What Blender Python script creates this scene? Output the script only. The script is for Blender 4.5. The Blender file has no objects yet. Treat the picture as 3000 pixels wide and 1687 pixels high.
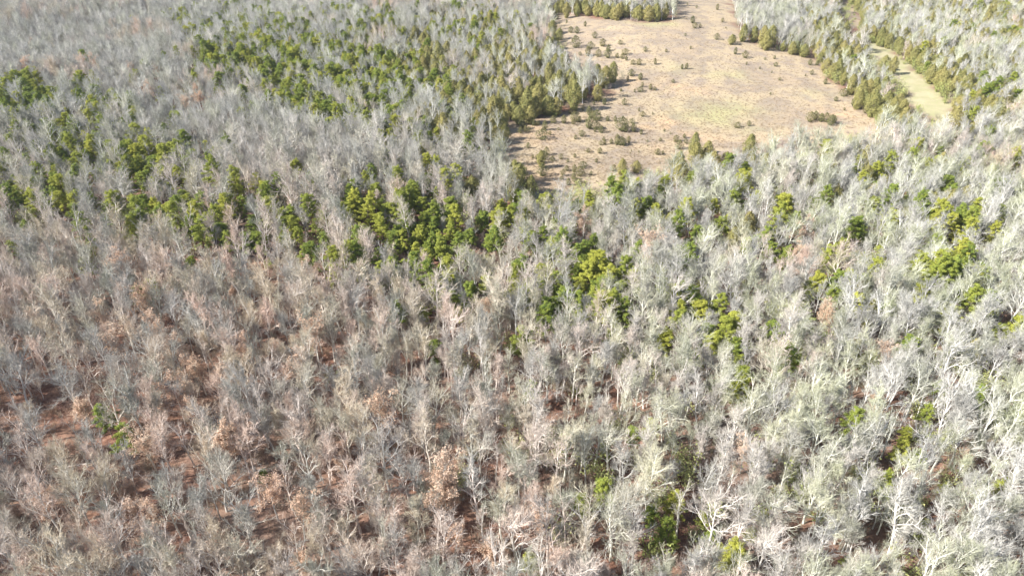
import bpy, math, random
import numpy as np
from mathutils import Vector, Matrix

# ------------------------------------------------------------------ camera, light, exposure
SC = bpy.context.scene
CAM_H, PITCH, HFOV = 108.0, math.radians(32.0), math.radians(72.0)
W0, H0 = 3000.0, 1687.0
FPX = W0 / 2 / math.tan(HFOV / 2)
cd = bpy.data.cameras.new('camera'); cam = bpy.data.objects.new('camera', cd)
SC.collection.objects.link(cam); SC.camera = cam
cam.location = (0, 0, CAM_H); cam.rotation_euler = (math.pi / 2 - PITCH, 0, 0)
cd.sensor_fit = 'HORIZONTAL'; cd.angle = HFOV; cd.clip_start = 0.5; cd.clip_end = 9000

SUN_EL, SUN_BACK = math.radians(38), math.radians(17)     # sun from the left, a little behind the camera
to_sun = Vector((-math.cos(SUN_EL) * math.cos(SUN_BACK), -math.cos(SUN_EL) * math.sin(SUN_BACK), math.sin(SUN_EL)))
w = bpy.data.worlds.new("World"); SC.world = w; w.use_nodes = True
nt = w.node_tree; bg = nt.nodes['Background']
sky = nt.nodes.new('ShaderNodeTexSky'); sky.sky_type = 'NISHITA'; sky.sun_disc = False
sky.sun_elevation = SUN_EL; sky.sun_rotation = math.atan2(to_sun.x, to_sun.y)
sky.air_density = 1.0; sky.dust_density = 1.0; sky.ozone_density = 1.5
nt.links.new(sky.outputs[0], bg.inputs[0]); bg.inputs[1].default_value = 0.08
sd = bpy.data.lights.new('sun', 'SUN'); sd.energy = 5.0; sd.angle = math.radians(0.5); sd.color = (1.0, 0.965, 0.915)
so = bpy.data.objects.new('sun', sd); SC.collection.objects.link(so)
so.rotation_euler = (-to_sun).to_track_quat('-Z', 'Y').to_euler(); so.location = (-60, -20, 90)
SC.view_settings.view_transform = 'Standard'; SC.view_settings.look = 'None'
SC.view_settings.gamma = 1; SC.view_settings.exposure = 1.4; SC.view_settings.use_curve_mapping = False

rng = np.random.default_rng(7); rnd = random.Random(11)
TAU = 2 * math.pi

# ------------------------------------------------------------------ terrain and projection helpers
def gz(x, y):
    X, Y = np.asarray(x, float), np.asarray(y, float); x, y = X / 1.74, Y / 1.74
    z = 1.1 * np.sin(x / 47.0 + 0.6) * np.cos(y / 58.0) + 0.7 * np.sin(x / 23.0 - y / 31.0 + 1.3)
    z = z + 5.5 * np.exp(-(((x - 55) / 75) ** 2 + ((y - 285) / 70) ** 2))        # the field lies on a low rise
    z = z - 2.6 * np.exp(-(((x - 0.52 * (y - 330) * -1 - 175) / 22) ** 2)) * (y > 120)  # draw with the creek meadow
    z = 2.2 * z + 0.16 * np.sin(X / 3.1 + np.sin(Y / 4.2) * 1.7) * np.cos(Y / 3.7 + X / 9.0)
    return z
CP, SP = math.cos(PITCH), math.sin(PITCH)
def proj(x, y, z):
    """world -> photograph pixel (3000 x 1687)"""
    dz = np.asarray(z) - CAM_H
    fwd = np.asarray(y) * CP - dz * SP
    up = np.asarray(y) * SP + dz * CP
    fwd = np.where(fwd < 1, 1, fwd)
    return W0 / 2 + FPX * np.asarray(x) / fwd, H0 / 2 - FPX * up / fwd
def at(px, py, zc=0.0):
    """photograph pixel -> world point at height zc over the terrain"""
    a = (px - W0 / 2) / FPX; b = (H0 / 2 - py) / FPX
    dx, dy, dz = a, CP + b * SP, -SP + b * CP
    z = zc
    for _ in range(12):
        t = (CAM_H - z) / -dz
        x, y = dx * t, dy * t
        z = float(gz(x, y)) + zc
    return x, y
def inpoly(px, py, poly):
    px = np.asarray(px, float); py = np.asarray(py, float)
    r = np.zeros(px.shape, bool); n = len(poly)
    for i in range(n):
        x1, y1 = poly[i]; x2, y2 = poly[(i + 1) % n]
        if y1 == y2: continue
        c = ((y1 > py) != (y2 > py)) & (px < (x2 - x1) * (py - y1) / (y2 - y1) + x1)
        r ^= c
    return r
K = 3000 / 2576.0
def sc(pts): return [(a * K, b * K) for a, b in pts]
FIELD = sc([(1385, 30), (1480, 42), (1560, 52), (1640, 58), (1700, 50), (1712, 25), (1690, -60), (1820, -60), (1845, 20), (1850, 60), (1872, 102),
            (1950, 125), (2040, 140), (2070, 180), (2110, 215), (2160, 250), (2200, 290), (2225, 318), (2100, 328), (1950, 350),
            (1880, 368), (1800, 378), (1740, 390), (1700, 402), (1640, 425), (1560, 447), (1500, 460), (1440, 478), (1385, 492),
            (1335, 485), (1310, 430), (1288, 385), (1270, 345), (1282, 315), (1335, 297), (1440, 275), (1500, 250), (1568, 212),
            (1585, 180), (1480, 150), (1405, 112), (1390, 60)])
MEADOW = sc([(2150, 108), (2200, 106), (2250, 128), (2290, 168), (2330, 198), (2375, 243), (2400, 278), (2475, 296), (2470, 308),
             (2380, 308), (2330, 284), (2290, 240), (2256, 198), (2228, 168), (2190, 138)])
BARE = sc([(2120, -10), (2146, 18), (2168, 50), (2176, 70), (2150, 74), (2132, 40), (2108, 0)])
def shift(poly, dy): return [(a, b + dy) for a, b in poly]

# ------------------------------------------------------------------ materials
def newmat(name, rough=0.9):
    m = bpy.data.materials.new(name); m.use_nodes = True
    n = m.node_tree; b = n.nodes['Principled BSDF']; b.inputs['Roughness'].default_value = rough
    b.inputs['Specular IOR Level'].default_value = 0.15
    return m, n, b
def N(n, t, **kw):
    o = n.nodes.new(t)
    for k, v in kw.items(): setattr(o, k, v)
    return o
def ramp(n, fac, stops):
    r = N(n, 'ShaderNodeValToRGB'); e = r.color_ramp.elements
    while len(e) < len(stops): e.new(0.5)
    for i, (p, c) in enumerate(stops): e[i].position = p; e[i].color = (*c, 1)
    n.links.new(fac, r.inputs[0]); return r.outputs[0]
def mix(n, fac, a, b, mode='MIX'):
    m = N(n, 'ShaderNodeMix', data_type='RGBA', blend_type=mode)
    if isinstance(fac, (int, float)): m.inputs[0].default_value = fac
    else: n.links.new(fac, m.inputs[0])
    for s, v in ((6, a), (7, b)):
        if isinstance(v, tuple): m.inputs[s].default_value = (*v, 1)
        else: n.links.new(v, m.inputs[s])
    return m.outputs[2]
def noise(n, vec, scale, detail=2, rough=0.5, out=0):
    t = N(n, 'ShaderNodeTexNoise'); t.inputs['Scale'].default_value = scale
    t.inputs['Detail'].default_value = detail; t.inputs['Roughness'].default_value = rough
    if vec is not None: n.links.new(vec, t.inputs['Vector'])
    return t.outputs[out]
def math_(n, op, a, b=None, clamp=False):
    m = N(n, 'ShaderNodeMath', operation=op); m.use_clamp = clamp
    for i, v in enumerate((a, b)):
        if v is None: continue
        if isinstance(v, (int, float)): m.inputs[i].default_value = v
        else: n.links.new(v, m.inputs[i])
    return m.outputs[0]
def contrast(n, fac, lo, hi):
    m = N(n, 'ShaderNodeMapRange'); m.inputs[1].default_value = lo; m.inputs[2].default_value = hi
    n.links.new(fac, m.inputs[0]); return m.outputs[0]

def bark_mat(name, pale, warm, green, dark=0.0):
    """colour changes from tree to tree and drifts over the wood with where the tree stands"""
    m, n, b = newmat(name, 0.85)
    oi = N(n, 'ShaderNodeObjectInfo'); geo = N(n, 'ShaderNodeNewGeometry')
    lo = oi.outputs['Location']
    sep = N(n, 'ShaderNodeSeparateXYZ'); n.links.new(lo, sep.inputs[0])
    big = noise(n, lo, 0.018, 2)
    # warmer oaks stand low on the left, lichen-grey trees on the right
    east = contrast(n, sep.outputs[0], -30, 80)
    near = contrast(n, sep.outputs[1], 300, 150)
    wf = math_(n, 'MULTIPLY', math_(n, 'SUBTRACT', 1.0, east), near, True)
    wf = math_(n, 'ADD', math_(n, 'MULTIPLY', wf, 0.8), contrast(n, big, 0.54, 0.68), True)
    wf = math_(n, 'MULTIPLY', wf, contrast(n, oi.outputs['Random'], 0.15, 0.75), True)
    c = mix(n, wf, pale, warm)
    r2 = noise(n, lo, 0.35, 0)
    gf = math_(n, 'MULTIPLY', contrast(n, r2, 0.45, 0.60), math_(n, 'ADD', math_(n, 'MULTIPLY', east, 0.35), 0.3), True)
    c = mix(n, gf, c, green)
    v = contrast(n, oi.outputs['Random'], 0.0, 1.0)
    br = math_(n, 'ADD', math_(n, 'MULTIPLY', v, 0.5), 0.72)
    tc = N(n, 'ShaderNodeTexCoord')
    ft = noise(n, tc.outputs['Object'], 2.3, 3, 0.6)
    br = math_(n, 'MULTIPLY', br, math_(n, 'ADD', math_(n, 'MULTIPLY', ft, 0.7), 0.65))
    cc = N(n, 'ShaderNodeCombineXYZ')
    for i in range(3): n.links.new(br, cc.inputs[i])
    c = mix(n, 1.0, c, cc.outputs[0], 'MULTIPLY')
    n.links.new(c, b.inputs['Base Color'])
    return m
def leaf_mat(name, c1, c2, c3, trans=0.25):
    m, n, b = newmat(name, 0.7)
    oi = N(n, 'ShaderNodeObjectInfo'); tc = N(n, 'ShaderNodeTexCoord')
    a = noise(n, tc.outputs['Object'], 1.3, 2)
    c = mix(n, contrast(n, a, 0.35, 0.65), c1, c2)
    c = mix(n, contrast(n, oi.outputs['Random'], 0.25, 1.0), c, c3)
    n.links.new(c, b.inputs['Base Color'])
    t = N(n, 'ShaderNodeBsdfTranslucent'); n.links.new(c, t.inputs[0])
    mx = N(n, 'ShaderNodeMixShader'); mx.inputs[0].default_value = trans
    n.links.new(b.outputs[0], mx.inputs[1]); n.links.new(t.outputs[0], mx.inputs[2])
    n.links.new(mx.outputs[0], n.nodes['Material Output'].inputs[0])
    return m
M = {}
M['bark'] = bark_mat('pale_bark', (0.64, 0.62, 0.58), (0.64, 0.54, 0.47), (0.68, 0.69, 0.55))
M['twig'] = bark_mat('grey_twigs', (0.425, 0.412, 0.375), (0.50, 0.375, 0.30), (0.365, 0.385, 0.22))
M['brush'] = bark_mat('brown_brush', (0.34, 0.28, 0.25), (0.33, 0.20, 0.15), (0.30, 0.32, 0.18))
M['darkbark'] = bark_mat('dark_bark', (0.20, 0.16, 0.13), (0.18, 0.13, 0.10), (0.2, 0.2, 0.14))
M['tan'] = leaf_mat('tan_dead_leaves', (0.60, 0.42, 0.30), (0.49, 0.33, 0.23), (0.64, 0.48, 0.36), 0.3)
M['pine'] = leaf_mat('pine_needles', (0.29, 0.33, 0.055), (0.15, 0.215, 0.05), (0.40, 0.40, 0.07))
M['cedar'] = leaf_mat('cedar_foliage', (0.27, 0.25, 0.085), (0.19, 0.195, 0.07), (0.31, 0.27, 0.10), 0.15)
M['grass'] = leaf_mat('dry_grass_blades', (0.36, 0.28, 0.19), (0.29, 0.22, 0.16), (0.38, 0.31, 0.20), 0.2)
M['bushgreen'] = leaf_mat('bush_foliage', (0.15, 0.145, 0.055), (0.11, 0.115, 0.05), (0.19, 0.165, 0.07), 0.1)
M['sapling'] = leaf_mat('pale_green_leaves', (0.36, 0.39, 0.13), (0.27, 0.31, 0.10), (0.42, 0.42, 0.18), 0.3)

def ground_mat():
    m, n, b = newmat('ground_cover', 1.0)
    geo = N(n, 'ShaderNodeNewGeometry'); p = geo.outputs['Position']
    at_ = lambda nm: (lambda a: (setattr(a, 'attribute_name', nm), a.outputs['Fac'])[1])(N(n, 'ShaderNodeAttribute'))
    # leaf litter
    lf = noise(n, p, 0.10, 4, 0.6); ls = noise(n, p, 0.85, 7, 0.8); lg = noise(n, p, 0.03, 2)
    lit = ramp(n, ls, [(0.34, (0.055, 0.028, 0.022)), (0.5, (0.165, 0.083, 0.055)), (0.66, (0.32, 0.195, 0.135))])
    lit = mix(n, contrast(n, lf, 0.45, 0.65), lit, (0.23, 0.145, 0.10))
    lit = mix(n, math_(n, 'MULTIPLY', contrast(n, lg, 0.48, 0.62), 0.5), lit, (0.19, 0.15, 0.12))
    # straw coloured pasture
    f1 = noise(n, p, 0.035, 5, 0.65); f2 = noise(n, p, 2.2, 5, 0.8); f3 = noise(n, p, 0.13, 4, 0.6)
    fc = ramp(n, f1, [(0.36, (0.32, 0.25, 0.17)), (0.46, (0.24, 0.195, 0.15)), (0.56, (0.37, 0.295, 0.19)), (0.66, (0.26, 0.21, 0.165))])
    fc = mix(n, math_(n, 'MULTIPLY', contrast(n, f3, 0.5, 0.66), 0.6), fc, (0.37, 0.285, 0.18))
    fc = mix(n, math_(n, 'MULTIPLY', contrast(n, f2, 0.45, 0.66), 0.4), fc, (0.21, 0.165, 0.13))
    gf = math_(n, 'MULTIPLY', at_('greenish'), contrast(n, f2, 0.36, 0.66), True)
    fc = mix(n, gf, fc, (0.33, 0.325, 0.14))
    of = math_(n, 'MULTIPLY', at_('clay'), contrast(n, f3, 0.35, 0.6), True)
    fc = mix(n, of, fc, (0.42, 0.29, 0.175))
    # creek meadow
    me = mix(n, contrast(n, f3, 0.4, 0.62), (0.37, 0.34, 0.20), (0.27, 0.28, 0.13))
    me = mix(n, contrast(n, f2, 0.42, 0.62), me, (0.30, 0.25, 0.17))
    c = mix(n, at_('field'), lit, fc); c = mix(n, at_('meadow'), c, me)
    n.links.new(c, b.inputs['Base Color'])
    bm = N(n, 'ShaderNodeBump'); bm.inputs['Strength'].default_value = 0.6; bm.inputs['Distance'].default_value = 0.16
    n.links.new(noise(n, p, 2.6, 5, 0.75), bm.inputs['Height']); n.links.new(bm.outputs[0], b.inputs['Normal'])
    return m
M['ground'] = ground_mat()

# ------------------------------------------------------------------ ground
def axis(lo, hi, step, far):
    a = list(np.arange(lo, hi + 0.01, step)); s = step; x = hi
    while x < far: s *= 1.35; x += s; a.append(x)
    s = step; x = lo; pre = []
    while x > -far: s *= 1.35; x -= s; pre.append(x)
    return np.array(pre[::-1] + a)
def sm(n): # smooth world noise
    return 0
def wob(x, y):
    dx = 2.2 * np.sin(x / 5.1 + y / 7.7) + 1.9 * np.sin(y / 2.9 + 1.0) + 0.7 * np.sin(x / 1.9 - y / 2.3)
    dy = 2.2 * np.sin(x / 6.3 - 1.2) + 2.4 * np.sin(x / 2.7 + y / 6.1)
    return x + dx, y + dy
def build_ground():
    X = axis(-520, 620, 2.4, 6000); Y = axis(45, 900, 2.4, 6500)
    gx, gy = np.meshgrid(X, Y); z = gz(gx, gy)
    d = np.hypot(gx, gy - 300); z = z * np.clip((2400 - d) / 1100, 0, 1)
    nx, ny = len(X), len(Y)
    wx, wy = wob(gx, gy)
    px, py = proj(wx, wy, gz(wx, wy))
    ok = (gy > 30)
    fld = np.zeros(gx.shape)
    for dy in (0, 18, 36, 54, 66): fld = np.maximum(fld, inpoly(px, py, shift(FIELD, dy)) * 1.0)
    fld = np.maximum(fld, inpoly(px, py, BARE) * 1.0)
    mea = inpoly(px, py, MEADOW) * 1.0
    for dy in (12, 24): mea = np.maximum(mea, inpoly(px, py, shift(MEADOW, dy)) * 1.0)
    fld *= ok; mea *= ok
    def blobs(L):
        g = np.zeros(gx.shape)
        for (cx, cy, rx, ry, s) in L:
            g = np.maximum(g, s * np.exp(-(((px - cx * K) / (rx * K)) ** 2 + ((py - cy * K) / (ry * K)) ** 2)))
        return g
    grn = blobs([(1805, 285, 90, 28, 1.3), (1835, 190, 45, 12, .8), (1645, 56, 50, 9, 1.4), (1760, 300, 60, 20, .7), (1700, 170, 50, 12, .5), (1900, 330, 60, 10, .6), (2050, 240, 60, 12, .4)])
    cly = blobs([(1665, 315, 45, 14, 1.3), (1340, 340, 60, 22, 1.0), (1350, 440, 70, 30, .9), (1760, 350, 70, 14, 1), (2110, 290, 50, 14, 1.2), (1640, 370, 60, 14, .7), (1560, 200, 40, 10, .6), (1720, 225, 70, 12, .7)])
    def blur(a):
        for _ in range(1):
            a = (a + np.roll(a, 1, 0) + np.roll(a, -1, 0) + np.roll(a, 1, 1) + np.roll(a, -1, 1)) / 5
        return a
    fb, mb = blur(fld), blur(mea)
    V = np.stack([gx.ravel(), gy.ravel(), z.ravel()], 1)
    i = np.arange((nx - 1) * (ny - 1)); r = i // (nx - 1); c = i % (nx - 1); q = r * nx + c
    F = np.stack([q, q + 1, q + nx + 1, q + nx], 1)
    fm = (fb.ravel()[F].mean(1) > 0.5); mm = (mb.ravel()[F].mean(1) > 0.5) & ~fm
    for name, sel in (('ground', ~fm & ~mm), ('pasture', fm), ('creek_meadow', mm)):
        f = F[sel]; used, inv = np.unique(f, return_inverse=True); f = inv.reshape(-1, 4)
        me = bpy.data.meshes.new(name)
        me.vertices.add(len(used)); me.vertices.foreach_set('co', V[used].ravel())
        me.loops.add(len(f) * 4); me.loops.foreach_set('vertex_index', f.ravel().astype(np.int32))
        me.polygons.add(len(f)); me.polygons.foreach_set('loop_start', np.arange(0, len(f) * 4, 4, dtype=np.int32))
        me.polygons.foreach_set('use_smooth', np.ones(len(f), bool))
        for an, arr in (('field', fb), ('meadow', mb), ('greenish', grn), ('clay', cly)):
            a = me.attributes.new(an, 'FLOAT', 'POINT'); a.data.foreach_set('value', arr.ravel()[used].astype(np.float32))
        me.materials.append(M['ground']); me.update(); me.validate()
        o = bpy.data.objects.new(name, me); SC.collection.objects.link(o); o['kind'] = 'structure'
build_ground()

# ------------------------------------------------------------------ mesh collecting
class MB:
    def __init__(s): s.v = []; s.f = []; s.n = 0
    def tube(s, pts, rad, k=4):
        pts = np.array(pts, float); m = len(pts)
        d = np.gradient(pts, axis=0); d /= np.linalg.norm(d, axis=1)[:, None] + 1e-9
        ref = np.array([0.31, 0.2, 0.93]) if abs(d[0][2]) < 0.8 else np.array([1, 0.1, 0.05])
        a = np.cross(d, ref); a /= np.linalg.norm(a, axis=1)[:, None] + 1e-9
        b = np.cross(d, a)
        th = np.arange(k) * TAU / k
        rad = np.array(rad)[:, None, None]
        ring = pts[:, None, :] + rad * (np.cos(th)[None, :, None] * a[:, None, :] + np.sin(th)[None, :, None] * b[:, None, :])
        s.v.append(ring.reshape(-1, 3)); o = s.n
        for i in range(m - 1):
            for j in range(k):
                j2 = (j + 1) % k
                s.f.append((o + i * k + j, o + i * k + j2, o + (i + 1) * k + j2, o + (i + 1) * k + j))
        s.n += m * k
    def tris(s, P):                      # P: (n,3,3)
        n = len(P)
        if n == 0: return
        s.v.append(P.reshape(-1, 3))
        ix = s.n + np.arange(n * 3).reshape(-1, 3)
        s.f.extend(map(tuple, ix.tolist())); s.n += n * 3
    def mesh(s, name, mats, mi=None):
        me = bpy.data.meshes.new(name)
        me.from_pydata(np.concatenate(s.v).tolist(), [], s.f)
        for m in mats: me.materials.append(m)
        if mi is not None: me.polygons.foreach_set('material_index', np.array(mi, np.int32))
        me.update(); return me
def unit(v): return v / (np.linalg.norm(v) + 1e-9)
def perp(d, az):
    ref = np.array([0, 0, 1.0]) if abs(d[2]) < 0.9 else np.array([1.0, 0, 0])
    a = unit(np.cross(d, ref)); b = np.cross(d, a)
    return math.cos(az) * a + math.sin(az) * b

# ------------------------------------------------------------------ bare broadleaf trees
def bare_tree(seed, H=15.0, spread=1.0, fork=0.4, dens=1.0, lean=0.0, leaves=0.0, limby=1.0):
    """returns trunk MB (trunk and main limbs), crown MB (branches and twigs), leaf MB"""
    R = np.random.default_rng(seed); T, C, L = MB(), MB(), MB(); tips = []
    def path(p, d, ln, n, wig, up):
        pts = [p]; 
        for i in range(n):
            d = unit(d + R.normal(0, wig, 3) + np.array([0, 0, up]))
            p = p + d * ln / n; pts.append(p)
        return pts, d
    def twigs(p0s, dirs, ln, hw):
        n = len(p0s)
        if n == 0: return
        p0s = np.array(p0s); d = np.array(dirs)
        d = d + R.normal(0, 0.30, d.shape) + np.array([0, 0, 0.30]); d /= np.linalg.norm(d, axis=1)[:, None]
        s = np.cross(d, R.normal(0, 1, d.shape)); s /= np.linalg.norm(s, axis=1)[:, None] + 1e-9
        l = ln * R.uniform(0.6, 1.35, (n, 1))
        C.tris(np.stack([p0s - s * hw, p0s + s * hw, p0s + d * l], 1))
    def grow(p, d, ln, r, lvl):
        if lvl == 1:
            pts, de = path(p, d, ln, 5, 0.17 * limby, 0.13); (T).tube(pts, np.linspace(r, r * 0.38, 6), 4)
            cnt, cl, cr = int(round(5.6 * dens)), ln * 0.50, r * 0.42
        elif lvl == 2:
            pts, de = path(p, d, ln, 3, 0.16, 0.10); T.tube(pts, np.linspace(r, r * 0.4, 4) * 1.1, 3)
            cnt, cl, cr = int(round(5.2 * dens)), ln * 0.52, r * 0.5
        else:
            pts, de = path(p, d, ln, 2, 0.15, 0.08); C.tube(pts, np.linspace(r, r * 0.45, 3) * 1.4, 3)
            k = int(round(6.4 * dens)); q = []; dd = []
            for i in range(k):
                t = R.uniform(0.15, 1.0) * 2; j = min(int(t), 1); q.append(pts[j] + (pts[j + 1] - pts[j]) * (t - j))
                dd.append(unit(pts[j + 1] - pts[j]) + 0.55 * perp(de, R.uniform(0, TAU)))
            twigs(q, dd, 0.85, 0.0165); tips.append(pts[-1]); return
        n = len(pts) - 1
        for i in range(cnt):
            t = (0.22 + 0.78 * (i + R.uniform(0, 0.9)) / cnt) * n; j = min(int(t), n - 1)
            q = pts[j] + (pts[j + 1] - pts[j]) * (t - j); dl = unit(pts[j + 1] - pts[j])
            ang = R.uniform(0.45, 0.85)
            grow(q, unit(dl * math.cos(ang) + perp(dl, R.uniform(0, TAU)) * math.sin(ang)), cl * R.uniform(0.7, 1.25) * (1.15 - 0.4 * t / n), cr * R.uniform(0.8, 1.15), lvl + 1)
        grow(pts[-1], de, cl * 0.9, cr, lvl + 1)
    r0 = 0.0125 * H * R.uniform(0.85, 1.15)
    ht = H * R.uniform(0.62, 0.74); la = R.uniform(0, TAU)
    d0 = unit(np.array([math.cos(la) * lean, math.sin(la) * lean, 1.0]))
    pts, de = path(np.array([0, 0, -0.3]), d0, ht, 8, 0.05, 0.05)
    T.tube(pts, [r0 * 1.35, r0] + list(np.linspace(r0 * 0.95, r0 * 0.42, 7)), 6)
    nl = int(round(9 * dens)); az = R.uniform(0, TAU)
    for i in range(nl):
        f = 0.40 + 0.58 * (i / (nl - 1)) + R.uniform(-0.03, 0.03); t = min(f, 0.99) * 8; j = int(t)
        q = pts[j] + (pts[j + 1] - pts[j]) * (t - j)
        az += 2.4 + R.normal(0, 0.35)
        ang = (0.86 - 0.42 * f) * spread * R.uniform(0.8, 1.15)
        dl = unit(np.array([math.cos(az) * math.sin(ang), math.sin(az) * math.sin(ang), math.cos(ang)]))
        grow(q, dl, H * 0.27 * (1.2 - 0.55 * f) * R.uniform(0.75, 1.2) * (0.7 + 0.4 * spread), r0 * (0.5 - 0.18 * f) * R.uniform(0.8, 1.2), 1)
    for k in range(2):
        grow(pts[-1], unit(de + perp(de, az + k * 3.0) * 0.35), H * 0.26, r0 * 0.38, 1)
    if leaves:
        tp = np.array(tips); k = int(10 * leaves)
        P = np.repeat(tp, k, 0) + R.normal(0, 0.26, (len(tp) * k, 3))
        keep = np.sin(P[:, 0] * 1.1 + seed) + np.sin(P[:, 1] * 1.3) + np.sin(P[:, 2] * 1.2) > -0.9
        L.tris(leaf_tris(R, P[keep], None, 0.13, 0.22))
    return T, C, L
def leaf_tris(R, P, Nrm, s0, s1, rough=0.8):
    n = len(P)
    nn = R.normal(0, 1, (n, 3)) if Nrm is None else Nrm + R.normal(0, rough, (n, 3))
    nn /= np.linalg.norm(nn, axis=1)[:, None] + 1e-9
    a = np.cross(nn, R.normal(0, 1, (n, 3))); a /= np.linalg.norm(a, axis=1)[:, None] + 1e-9
    b = np.cross(nn, a); s = R.uniform(s0, s1, (n, 1))
    return np.stack([P - a * s * 0.6 - b * s * 0.45, P + a * s * 0.6 - b * s * 0.4, P + b * s * 0.85 + a * s * R.uniform(-0.4, 0.4, (n, 1))], 1)

# ------------------------------------------------------------------ evergreens
def pine_tree(seed, H=13.0, wid=1.0):
    R = np.random.default_rng(seed); T, C = MB(), MB()
    x = np.cumsum(R.normal(0, 0.12, 7)); y = np.cumsum(R.normal(0, 0.12, 7)); z = np.linspace(-0.3, H * 0.97, 7)
    r0 = 0.0125 * H; T.tube(np.stack([x, y, z], 1), np.linspace(r0, r0 * 0.2, 7), 6)
    nb = 46; az = 0; P = []; Q = []
    for i in range(nb):
        f = 0.34 + 0.64 * (i / nb) + R.uniform(-.01, .01); az += 2.4 + R.normal(0, .4)
        prof = math.sin(min(1, (1.04 - f) / 0.62) * 1.45) ** 0.75
        ln = H * 0.235 * wid * prof * R.uniform(0.6, 1.2) + 0.25
        el = 0.05 + 0.75 * (f - 0.34) + R.normal(0, 0.12)
        bx, by = np.interp(f * H, z, x), np.interp(f * H, z, y); b = np.array([bx, by, f * H])
        d = np.array([math.cos(az) * math.cos(el), math.sin(az) * math.cos(el), math.sin(el)])
        T.tube([b, b + d * ln * .6, b + d * ln + np.array([0, 0, .12 * ln])], [0.035, 0.025, 0.01], 3)
        npf = 2 + int(ln / 0.75)
        for k in range(npf):
            t = 0.35 + 0.65 * (k + R.uniform(0, .8)) / npf; c = b + d * ln * t + R.normal(0, 0.16, 3) + np.array([0, 0, .1])
            rr = R.uniform(0.34, 0.62) * (0.75 + 0.25 * wid); m = int(78 * (rr / .5) ** 2)
            u = R.normal(0, 1, (m, 3)); u /= np.linalg.norm(u, axis=1)[:, None]
            rad = rr * R.uniform(0.45, 1.0, (m, 1)) ** 0.6 * np.array([[1.0, 1.0, 0.62]])
            P.append(c + u * rad); Q.append(u + np.array([0, 0, 0.55]))
    P = np.concatenate(P); Q = np.concatenate(Q)
    C.tris(leaf_tris(R, P, Q, 0.09, 0.19, 0.7)); return T, C
def cedar_tree(seed, H=7.0, fat=1.0, cnt=4200, sz=1.0):
    R = np.random.default_rng(seed); T, C = MB(), MB()
    r0 = 0.016 * H
    T.tube([(0, 0, -0.2), (0.04, 0, H * .3), (0, .05, H * .6), (0, 0, H * .93)], [r0, r0 * .8, r0 * .5, r0 * .15], 5)
    nb = int(26 + 3 * H)
    for i in range(nb):
        f = R.uniform(0.12, 0.85); a = R.uniform(0, TAU); ln = 0.2 * H * fat * (1.05 - f)
        T.tube([(0, 0, f * H), (math.cos(a) * ln, math.sin(a) * ln, f * H + ln * 0.7)], [r0 * .3, r0 * .08], 3)
    f = R.uniform(0.0, 1, cnt) ** 1.15; a = R.uniform(0, TAU, cnt)
    w = H * 0.235 * fat * np.clip(np.sin(np.clip((f + 0.10) * 1.02, 0, 1.12) * 2.75) ** 0.8, 0.06, None)
    ph = R.uniform(0, TAU, 6)
    lump = 1 + 0.22 * np.sin(a * 2 + f * 7 + ph[0]) + 0.17 * np.sin(a * 4 - f * 13 + ph[1]) + 0.14 * np.sin(f * 26 + a * 2 + ph[2]) + 0.08 * np.sin(a * 9 + f * 31 + ph[3])
    rr = w * lump * R.uniform(0.35, 1.0, cnt) ** 0.35
    P = np.stack([np.cos(a) * rr, np.sin(a) * rr, 0.04 * H + f * 0.96 * H + R.normal(0, 0.03 * H, cnt)], 1)
    Nn = np.stack([np.cos(a), np.sin(a), 0.45 + 0 * a], 1)
    s = H / 7.0 * sz
    C.tris(leaf_tris(R, P, Nn, 0.13 * s ** .6, 0.25 * s ** .6, 0.55)); return T, C
def brush(seed, H=2.2, n=26):
    R = np.random.default_rng(seed); C = MB()
    for i in range(n):
        p = np.array([*R.normal(0, 0.35 * H / 2, 2), -0.1]); d = unit(np.array([*R.normal(0, 0.35, 2), 1.0]))
        pts = [p, p + d * H * .5, p + unit(d + R.normal(0, .15, 3)) * H * R.uniform(.75, 1.15)]
        C.tube(pts, [0.02, 0.013, 0.005], 3)
        q = []
        for k in range(14):
            t = R.uniform(0.25, 1); b = pts[1] * (2 * t) + p * (1 - 2 * t) if t < .5 else pts[2] * (2 * t - 1) + pts[1] * (2 - 2 * t)
            dd = unit(d + R.normal(0, .5, 3)); s = unit(np.cross(dd, R.normal(0, 1, 3))) * 0.013
            q.append([b - s, b + s, b + dd * R.uniform(.3, .7) * H / 2.2])
        C.tris(np.array(q))
    return C
def tuft(seed):
    R = np.random.default_rng(seed); C = MB(); q = []
    for i in range(34):
        p = np.array([*R.normal(0, 0.28, 2), -0.03]); d = unit(np.array([*R.normal(0, 0.45, 2), 1.0])); s = unit(np.cross(d, R.normal(0, 1, 3))) * 0.03
        q.append([p - s, p + s, p + d * R.uniform(.25, .6)])
    C.tris(np.array(q)); return C

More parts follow.
